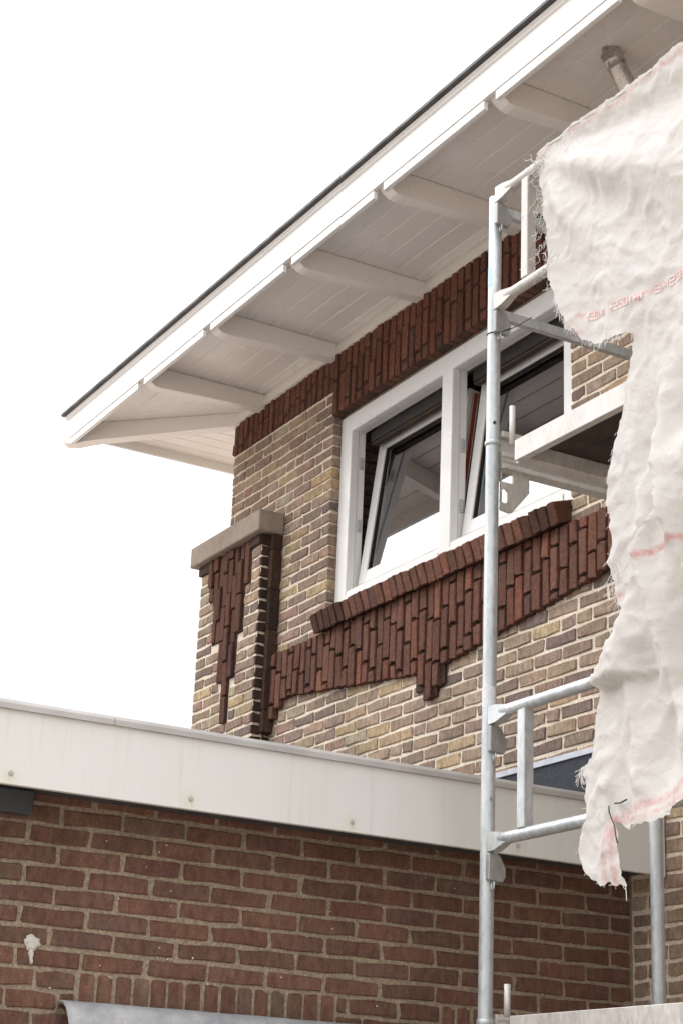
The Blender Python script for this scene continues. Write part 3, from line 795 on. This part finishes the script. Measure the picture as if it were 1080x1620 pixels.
def coupler(x, y, z, dirx):
    mb = MB()
    mb.prism([(y - .022, z - .045), (y + .034, z - .05), (y + .046, z - .03), (y + .046, z - .002), (y + .024, z + .036), (y + .012, z + .042), (y - .022, z + .042)], 'x', x + .023, x + .043, .0025)
    o = mb.build('wedge_coupler', 'galv_dull', scf)
    mb = MB(); mb.tube([(x + .033, y - .002, z - .05), (x + .031, y - .002, z - .066), (x + .036, y - .002, z - .078), (x + .044, y - .002, z - .072), (x + .045, y - .002, z - .05)], .0028, 8); mb.build('wedge_tail', 'galv', o)
    mb = MB(); mb.box(x + .0235, x + .0425, y + .0, y + .012, z + .0421, z + .052, .001); mb.build('wedge_head', 'galv', o)
def guard_frame(zl, zh, mat='galv'):
    g = None
    for z in (zl, zh):
        mb = MB()
        mb.tube([(PX + .085, PY, z), (PX + .13, PY, z), (-2.55, PY, z), (-2.50, PY, z)], .0205, 18)
        # flattened end that hooks on the post
        mb.hexa([(PX + .0245, PY - .021, z - .038), (PX + .066, PY - .021, z - .036), (PX + .066, PY + .015, z - .036), (PX + .0245, PY + .015, z - .038),
                 (PX + .0245, PY - .021, z + .026), (PX + .066, PY - .021, z + .024), (PX + .066, PY + .015, z + .024), (PX + .0245, PY + .015, z + .026)])
        mb.hexa([(PX + .0662, PY - .0208, z - .036), (PX + .125, PY - .0145, z - .0145), (PX + .125, PY + .0145, z - .0145), (PX + .0662, PY + .0148, z - .036),
                 (PX + .0662, PY - .0208, z + .024), (PX + .125, PY - .0145, z + .0145), (PX + .125, PY + .0145, z + .0145), (PX + .0662, PY + .0148, z + .024)])
        g = mb.build('guard_rail', mat, scf)
        coupler(PX, PY, z - .085, 1)
    for xx in (PX + .19, -2.6, -3.8):
        mb = MB(); mb.box(xx, xx + .040, PY - .018, PY + .022, zl + .018, zh - .018, .003); mb.build('guard_post', mat, scf)
guard_frame(4.600, 5.045, 'galv_pale')
guard_frame(2.622, 3.050)
# end guard rails running back to the wall-side posts
for z in (4.562, 4.992, 2.622, 3.05):
    mb = MB(); mb.box(PX - .004, PX + .004, PY + .03, RY - .025, z - .024, z + .024, .001); mb.box(PX + .004, PX + .022, PY + .03, RY - .025, z - .024, z - .020, .0005)
    if z > 4: mb.build('end_rail', 'galv', scf)
    else: mb.bm.free()
# decks with side beams, transoms and plywood
def deck(zt):
    xa, xb = PX + .165, -2.5
    mb = MB(); mb.box(xa, xb, PY - .02, PY + .010, zt - .078, zt, .002); mb.build('deck_beam', 'galv_pale', scf)
    mb = MB(); mb.box(xa, xb, PY + .66, PY + .69, zt - .078, zt, .002); mb.build('deck_beam', 'galv_pale', scf)
    mb = MB(); mb.box(xa + .002, xb - .002, PY + .0105, PY + .6595, zt - .014, zt - .002); mb.build('deck_board', 'ply', scf)
    for xx in (xa + .55, xa + 1.1, xa + 1.65):
        mb = MB(); mb.box(xx, xx + .03, PY + .0105, PY + .6595, zt - .05, zt - .0145, .001); mb.build('deck_rib', 'galv', scf)
    mb = MB(); mb.box(xa - .035, xa + .035, PY + .0105, PY + .6595, zt - .072, zt - .0145, .003); mb.build('deck_end', 'galv_pale', scf)
    # transom: ribbed section between the posts
    mb = MB(); zt2 = zt - .005
    mb.prism([(PX - .02, zt2 - .045), (PX - .024, zt2 - .01), (PX - .02, zt2 + .012), (PX - .026, zt2 + .02), (PX + .026, zt2 + .02), (PX + .030, zt2 + .003), (PX + .024, zt2 - .004), (PX + .030, zt2 - .014), (PX + .024, zt2 - .022), (PX + .034, zt2 - .036), (PX + .034, zt2 - .045)], 'y', PY + .026, RY - .026, .001)
    mb.build('transom', 'galv_pale', scf)
    if zt < 3: mb = MB(); mb.tube([(PX + .128, PY - .004, zt), (PX + .128, PY - .004, zt + .10)], .0105, 12); mb.build('lock_pin', 'galv_pale', scf); return
    mb = MB(); mb.box(PX + .006, PX + .026, PY + .026, PY + .22, zt + .072, zt + .095, .002); mb.box(PX + .002, PX + .006, PY + .026, PY + .2, zt + .02, zt + .09); mb.build('toe_bracket', 'galv_pale', scf)
    mb = MB(); mb.tube([(PX + .128, PY - .004, zt + .0), (PX + .128, PY - .004, zt + .145)], .0105, 12); mb.build('lock_pin', 'galv_pale', scf)
deck(4.0); deck(2.056)
# pierced bracket plate below the upper transom
outer = [(-1.042, 3.962), (-.918, 3.962), (-.918, 3.885), (-.990, 3.797), (-1.006, 3.792), (-1.042, 3.797)]
hole1 = [(-1.037, 3.945), (-.988, 3.945), (-.988, 3.905), (-1.037, 3.905)]
hole2 = [(-1.036, 3.875), (-1.022, 3.880), (-1.012, 3.870), (-1.012, 3.833), (-1.022, 3.824), (-1.036, 3.828)]
pierced(outer, [hole1, hole2], PX + .006, PX + .014, 'x', 'bracket_plate', 'galv_pale', scf)
# tie wire on the near post
mb = MB()
ring = [(PX + .0262 * math.cos(R_(a)), PY + .0262 * math.sin(R_(a)), 4.478 + .004 * math.sin(R_(a))) for a in range(90, 421, 22)]
mb.tube(ring + [(PX + .05, PY - .012, 4.462), (PX + .10, PY - .01, 4.452), (PX + .16, PY - .006, 4.447), (PX + .235, PY, 4.452)], .0018, 6)
mb.tube([(PX + .04, PY - .016, 4.464), (PX + .05, PY - .02, 4.456), (PX + .07, PY - .012, 4.459), (PX + .12, PY - .012, 4.452)], .0017, 6)
tag(mb.build('tie_wire', 'black'), 'dark wire twisted once round the near scaffold post, loose end sticking out', 'wire')

# ------------------------------------------------------------------ torn woven sheet on the guard rails
TOP = [(-4.673, 5.068), (-4.612, 5.074), (-4.543, 5.068), (-4.451, 5.078), (-4.36, 5.071), (-4.203, 5.062), (-4.118, 5.064), (-4.019, 5.062), (-3.953, 5.07), (-3.905, 5.078), (-3.858, 5.07), (-3.6, 5.066), (-3.3, 5.07)]
LEFT = [(-4.673, 5.012), (-4.657, 4.945), (-4.626, 4.866), (-4.611, 4.783), (-4.588, 4.697), (-4.573, 4.616), (-4.565, 4.551), (-4.543, 4.48), (-4.522, 4.423), (-4.497, 4.353), (-4.461, 4.298), (-4.426, 4.247), (-4.402, 4.217), (-4.351, 4.185), (-4.3, 4.168), (-4.251, 4.158), (-4.185, 4.146), (-4.137, 4.136), (-4.141, 4.097), (-4.152, 4.035), (-4.166, 3.974), (-4.18, 3.903), (-4.207, 3.851), (-4.234, 3.79), (-4.254, 3.732), (-4.268, 3.661), (-4.266, 3.586), (-4.255, 3.509), (-4.246, 3.444), (-4.26, 3.395), (-4.242, 3.339), (-4.23, 3.285), (-4.203, 3.228), (-4.196, 3.155), (-4.221, 3.091), (-4.268, 3.062), (-4.316, 3.022), (-4.323, 2.953), (-4.334, 2.857), (-4.344, 2.809), (-4.382, 2.782), (-4.414, 2.772), (-4.398, 2.736), (-4.395, 2.677), (-4.383, 2.622), (-4.39, 2.603), (-4.422, 2.558), (-4.425, 2.522), (-4.41, 2.469), (-4.37, 2.43), (-4.324, 2.407), (-4.294, 2.398), (-4.279, 2.412), (-4.249, 2.396), (-4.22, 2.396), (-4.197, 2.388), (-4.219, 2.442), (-4.23, 2.498), (-4.238, 2.555), (-4.243, 2.584), (-4.217, 2.571), (-4.173, 2.547), (-4.158, 2.558), (-4.086, 2.555), (-4.016, 2.557), (-3.979, 2.566), (-3.968, 2.586), (-3.946, 2.597), (-3.785, 2.627), (-3.583, 2.647), (-3.3, 2.66)]
STEP = [(-3.98, 3.80), (-4.004, 3.663), (-4.009, 3.52), (-4.053, 3.431), (-4.11, 3.295), (-4.145, 3.224), (-4.19, 3.134), (-4.256, 3.065), (-4.33, 3.0)]
def lerp_at(z, line):
    for (x0, z0), (x1, z1) in zip(line, line[1:]):
        if z1 <= z <= z0: return x0 + (x1 - x0) * (z0 - z) / (z0 - z1)
    return None
def ss(a, b, t):
    t = max(0, min(1, (t - a) / (b - a))); return t * t * (3 - 2 * t)
def ridge(x, z, s_, o_): return 1 - abs(noise.noise((x * s_, z * s_, o_)) * 2)
def edge_x(z):            # left torn edge, for fading folds towards it
    b = -4.2
    for (x0, z0), (x1, z1) in zip(LEFT, LEFT[1:]):
        if min(z0, z1) <= z <= max(z0, z1): b = min(b, x0)
    return b
_ex = [edge_x(2.38 + i * .02) for i in range(140)]
def sheet_y(x, z):
    y = -1.104
    ed = _ex[max(0, min(139, int((z - 2.38) / .02)))]
    q = .15 + .85 * ss(.0, .28, x - ed)
    dx, dz = x + 4.69, z - 5.06
    r = math.hypot(dx, dz); a = math.atan2(dz, dx)
    hang = ss(5.06, 4.75, z)
    y -= .010 * hang
    # broad folds fanning out from the tied corner
    fan = math.sin(a * 8 + 1.6 * noise.noise((a * 1.6, r * .5, 4)))
    y -= .040 * ss(.05, .55, r) * (1 - ss(.9, 1.8, r)) * (fan * abs(fan) * .7)
    for a0, am in ((-.98, .050), (-.50, .026), (-1.30, .022)):
        w2 = ss(.08, .45, r) * (1 - ss(.85, 1.25, r)); dd = a - a0 + .10 * noise.noise((r * 2.2, a0, 5))
        y -= w2 * am * (math.exp(-(dd / .15) ** 2) - .7 * math.exp(-((dd + .22) / .14) ** 2))
    # hanging folds lower down
    w = ss(4.3, 3.6, z) * q * (1 - .6 * ss(2.9, 2.6, z))
    f1 = math.sin((x + .22 * (z - 3)) * 2 * math.pi / .40 + 1.8 * noise.noise((x * 1.5, z * .8, 7)))
    y -= w * .045 * (1 - abs(f1)) * 1.4 - w * .02
    y -= w * .013 * math.sin((x - .30 * (z - 3)) * 2 * math.pi / .17 + 2.5 * noise.noise((x * 2, z * 1.2, 17)))
    sx = lerp_at(z, STEP)
    if sx is not None: y -= .065 * ss(sx - .004, sx + .016, x) * ss(3.80, 3.6, z) * (1 - ss(sx + .05, sx + .35, x)) * (1 if z > 3.02 else ss(2.9, 3.02, z))
    # creases and crumples
    y -= .022 * noise.noise((x * 2.6, z * 2.0, 1.5)) * hang * (.4 + .6 * q)
    y -= .010 * max(0, ridge(x + .45 * z, z - .45 * x, 4.2, 3.3) - .62) * 2.2 * (.25 + .75 * hang)
    y -= .007 * max(0, ridge(x - .7 * z, z + .7 * x, 6.5, 9.1) - .66) * 2.4
    y -= .0035 * max(0, ridge(x + 1.2 * z, z, 14, 2.7) - .6) * 2
    # the hem curls outwards
    if x > -4.23: y -= .03 * ss(2.74, 2.57, z) * ss(-4.23, -4.05, x)
    return y
def rag(poly, amp, step):
    out = []
    for (x0, z0), (x1, z1) in zip(poly, poly[1:]):
        L = math.hypot(x1 - x0, z1 - z0); k2 = max(1, int(L / step))
        for i in range(k2):
            t = i / k2; out.append((x0 + (x1 - x0) * t + random.uniform(-amp, amp), z0 + (z1 - z0) * t + random.uniform(-amp, amp)))
    out.append(poly[-1]); return out
bl = rag(LEFT, .0035, .011); bt = rag(TOP, .0025, .011)
bound = bt[::-1] + bl          # from top right along the top to the tied corner, down the torn edge
GP = .0125
pts = [Vector(p) for p in bound]
nb = len(pts)
def inpoly(px, pz, poly):
    c = False; j = len(poly) - 1
    for i in range(len(poly)):
        xi, zi = poly[i]; xj, zj = poly[j]
        if (zi > pz) != (zj > pz) and px < (xj - xi) * (pz - zi) / (zj - zi) + xi: c = not c
        j = i
    return c
poly2 = bound[::3]
iz = 0; z = 2.39
while z < 5.07:
    x = -4.70 + (GP / 2 if iz % 2 else 0)
    while x < -3.3:
        if inpoly(x, z, poly2): pts.append(Vector((x + random.uniform(-.002, .002), z + random.uniform(-.002, .002))))
        x += GP
    z += GP * .87; iz += 1
v2, e2, f2_, *_ = delaunay_2d_cdt(pts, [(i, (i + 1) % nb) for i in range(nb)], [], 1, 1e-5)
V = [(p.x, sheet_y(p.x, p.y), p.y) for p in v2]
me = bpy.data.meshes.new('torn_sheet'); me.from_pydata(V, [], [list(f_) for f_ in f2_])
for p in me.polygons: p.use_smooth = True
me.materials.append(M['sheet'])
def dseg(p, a, b):
    ax, az = a; bx, bz = b; t = ((p[0] - ax) * (bx - ax) + (p[1] - az) * (bz - az)) / ((bx - ax) ** 2 + (bz - az) ** 2 + 1e-12)
    t = max(0, min(1, t)); return math.hypot(p[0] - ax - t * (bx - ax), p[1] - az - t * (bz - az))
STRIPES = [([(-4.48, 5.055), (-4.325, 5.04), (-4.169, 5.036), (-4.0, 5.045), (-3.844, 5.05), (-3.3, 5.045)], .007, .55), ([(-4.67, 5.065), (-4.62, 5.06)], .02, .45),
           ([(-4.043, 3.348), (-3.99, 3.36), (-3.904, 3.364), (-3.3, 3.37)], .010, .85), ([(-4.245, 3.262), (-4.215, 3.275)], .014, .8),
           ([(-4.235, 2.592), (-4.142, 2.602), (-4.056, 2.613), (-3.986, 2.622), (-3.93, 2.655), (-3.3, 2.70)], .012, .6), ([(-4.235, 2.580), (-4.143, 2.576), (-4.057, 2.579), (-4.001, 2.586), (-3.932, 2.610), (-3.3, 2.67)], .007, .6),
           ([(-4.262, 2.588), (-4.290, 2.53), (-4.300, 2.479), (-4.290, 2.403)], .014, .6), ([(-4.25, 2.585), (-4.256, 2.529), (-4.252, 2.455), (-4.235, 2.398)], .011, .7), ([(-4.255, 2.59), (-4.235, 2.575)], .016, .9),
           ([(-4.424, 4.314), (-4.415, 4.31)], .010, .6), ([(-4.455, 4.30), (-4.41, 4.24)], .010, .35), ([(-4.10, 4.249), (-4.04, 4.247)], .009, .55)]
pa = me.attributes.new('print', 'FLOAT', 'POINT')
vals = []
for p in v2:
    q = (p.x, p.y); a = 0
    for line, w, s_ in STRIPES:
        if min(abs(q[1] - c[1]) for c in line) > .12: continue
        dd = min(dseg(q, i, j) for i, j in zip(line, line[1:])) + .006 * noise.noise((q[0] * 30, q[1] * 30, 0))
        a = max(a, s_ * (1 - ss(w * .6, w * 1.5, dd)))
    vals.append(a)
pa.data.foreach_set('value', vals)
sheet = link_mesh('torn_sheet', me)
tag(sheet, 'torn off-white woven sheet with faded red print hanging from the scaffold rail', 'sheet')
# rolled hem along the top rail
hp = []
for (x0, z0), (x1, z1) in zip(TOP, TOP[1:]):
    for i in range(6):
        t = i / 6; x = x0 + (x1 - x0) * t; hp.append((x, -1.102 + .004 * noise.noise((x * 14, 3, 1)), z0 + (z1 - z0) * t - .006 + .004 * noise.noise((x * 20, 0, 8))))
mb = MB(); mb.tube(hp, .009, 7, rr=[.008 + .004 * noise.noise((p[0] * 25, 5, 5)) for p in hp]); mb.build('rolled_hem', 'sheet', sheet)
# the mirrored red lettering, following the cloth
GL = {'S': [((1, 1), (0, 1)), ((0, 1), (0, .5)), ((0, .5), (1, .5)), ((1, .5), (1, 0)), ((1, 0), (0, 0))], 'E': [((1, 0), (0, 0)), ((0, 0), (0, 1)), ((0, 1), (1, 1)), ((0, .5), (.8, .5))],
      'O': [((0, 0), (0, 1)), ((0, 1), (1, 1)), ((1, 1), (1, 0)), ((1, 0), (0, 0))], 'I': [((.5, 0), (.5, 1))], 'M': [((0, 0), (0, 1)), ((0, 1), (.5, .3)), ((.5, .3), (1, 1)), ((1, 1), (1, 0))],
      'W': [((0, 1), (0, 0)), ((0, 0), (.5, .7)), ((.5, .7), (1, 0)), ((1, 0), (1, 1))], 'B': [((0, 0), (0, 1)), ((0, 1), (1, 1)), ((1, 1), (1, 0)), ((1, 0), (0, 0)), ((0, .5), (1, .5))]}
V, F = [], []
def stroke(a, b, w=.0025):
    ax, az = a; bx, bz = b; L = math.hypot(bx - ax, bz - az); k2 = max(1, int(L / .006)); nx, nz = -(bz - az) / L * w, (bx - ax) / L * w
    o0 = len(V)
    for i in range(k2 + 1):
        t = i / k2; x, z = ax + (bx - ax) * t, az + (bz - az) * t; wj = random.uniform(.7, 1.15)
        for s_ in (1, -1):
            xx, zz = x + s_ * nx * wj, z + s_ * nz * wj; V.append((xx, sheet_y(xx, zz) - .0028, zz))
    for i in range(k2): F.append((o0 + 2 * i, o0 + 2 * i + 1, o0 + 2 * i + 3, o0 + 2 * i + 2))
def write(txt, x0, x1, zf, h=.027, mirror=True):
    n_ = len(txt); cw = (x1 - x0) / n_
    for i, ch in enumerate(txt):
        for a, b in GL[ch]:
            if mirror: a, b = (1 - a[0], a[1]), (1 - b[0], b[1])
            def P(q):
                x = x0 + cw * (i + .14 + .70 * q[0]); return (x, zf(x) + h * (q[1] - .5))
            stroke(P(a), P(b))
write('SEOIMI', -4.392, -4.272, lambda x: 4.299 - .26 * (x + 4.392))
write('SSEOIMW', -4.232, -4.075, lambda x: 4.262 - .11 * (x + 4.23))
write('EMSEO', -4.035, -3.845, lambda x: 4.246 - .05 * (x + 4.03))
write('IMSEOIMES', -3.80, -3.42, lambda x: 4.235)
me = bpy.data.meshes.new('printed_lettering'); me.from_pydata(V, [], F); me.materials.append(M['pink']); tag(link_mesh('printed_lettering', me, sheet), kind='stuff')
# frayed threads along the torn edges
mb = MB(); rt_ = random.Random(3)
def thread(x, z, ln, ang, curl, r=.0009):
    p = [Vector((x, sheet_y(x, z) - .002, z))]; a = ang; yv = rt_.uniform(-.4, .4)
    k2 = max(3, int(ln / .008))
    for i in range(k2):
        a += rt_.uniform(-curl, curl); st = ln / k2
        p.append(p[-1] + Vector((math.cos(a) * st, yv * st * rt_.uniform(0, 1), math.sin(a) * st)))
    mb.tube(p, r, 3, cap=False)
for i, (x, z) in enumerate(bl):
    if z > 4.42:
        for _ in range(1):
            if rt_.random() < .6: thread(x, z, rt_.uniform(.015, .055), rt_.uniform(2.4, 4.4), .9)
    elif z > 4.12:
        for _ in range(2): thread(x, z, rt_.uniform(.010, .032), rt_.uniform(3.9, 5.2), .25, .0010)
    elif z < 3.35 and z > 3.1: thread(x, z, rt_.uniform(.02, .06), rt_.uniform(3.2, 4.6), .5)
    elif rt_.random() < .3: thread(x, z, rt_.uniform(.005, .018), rt_.uniform(2.6, 4.9), .4)
for cx, cz in ((-4.66, 4.80), (-4.63, 4.70), (-4.60, 4.62), (-4.57, 4.55), (-4.64, 4.86)):
    for _ in range(6): thread(cx + rt_.uniform(-.012, .02), cz + rt_.uniform(-.02, .02), rt_.uniform(.06, .14), rt_.uniform(0, 6.28), 1.3, .0011)
for _ in range(26):
    thread(-4.66 + rt_.uniform(-.02, .04), 5.05 + rt_.uniform(-.06, .02), rt_.uniform(.04, .11), rt_.uniform(3.4, 6.0), .8, .0011)
for _ in range(16): thread(-4.41, 2.772, rt_.uniform(.04, .075), rt_.uniform(3.7, 4.9), .35, .0011)
for _ in range(10): thread(-4.24 + rt_.uniform(-.02, .03), 3.36 + rt_.uniform(-.03, .03), rt_.uniform(.08, .16), rt_.uniform(4.4, 5.3), .3, .0012)
thread(-4.200, 2.392, .045, 4.9, .1, .0016)
tag(mb.build('loose_threads', 'thread', sheet), kind='stuff')
# dark cable ties at the bottom corner of the sheet
mb = MB()
def tp(px): return Vector((px[0], sheet_y(max(px[0], -4.24), px[1]) - .012, px[1]))
def curve(cp, k2=14):
    out = []
    for i in range(k2 + 1):
        t = i / k2; q = list(cp)
        while len(q) > 1: q = [a_.lerp(b_, t) for a_, b_ in zip(q, q[1:])]
        out.append(q[0])
    return out
mb.tube(curve([tp((-4.263, 2.632)), tp((-4.262, 2.585)), tp((-4.225, 2.592)), Vector((-4.20, -1.165, 2.545)), Vector((-4.172, -1.172, 2.505))]), .0022, 6)
mb.tube([tp((-4.235, 2.635)), tp((-4.21, 2.633)), tp((-4.165, 2.635))], .0024, 6)
tag(mb.build('cable_tie', 'black'), 'black cable tie stuck through the bottom hem of the torn sheet', 'cable tie')
print('objects', len(bpy.data.objects))
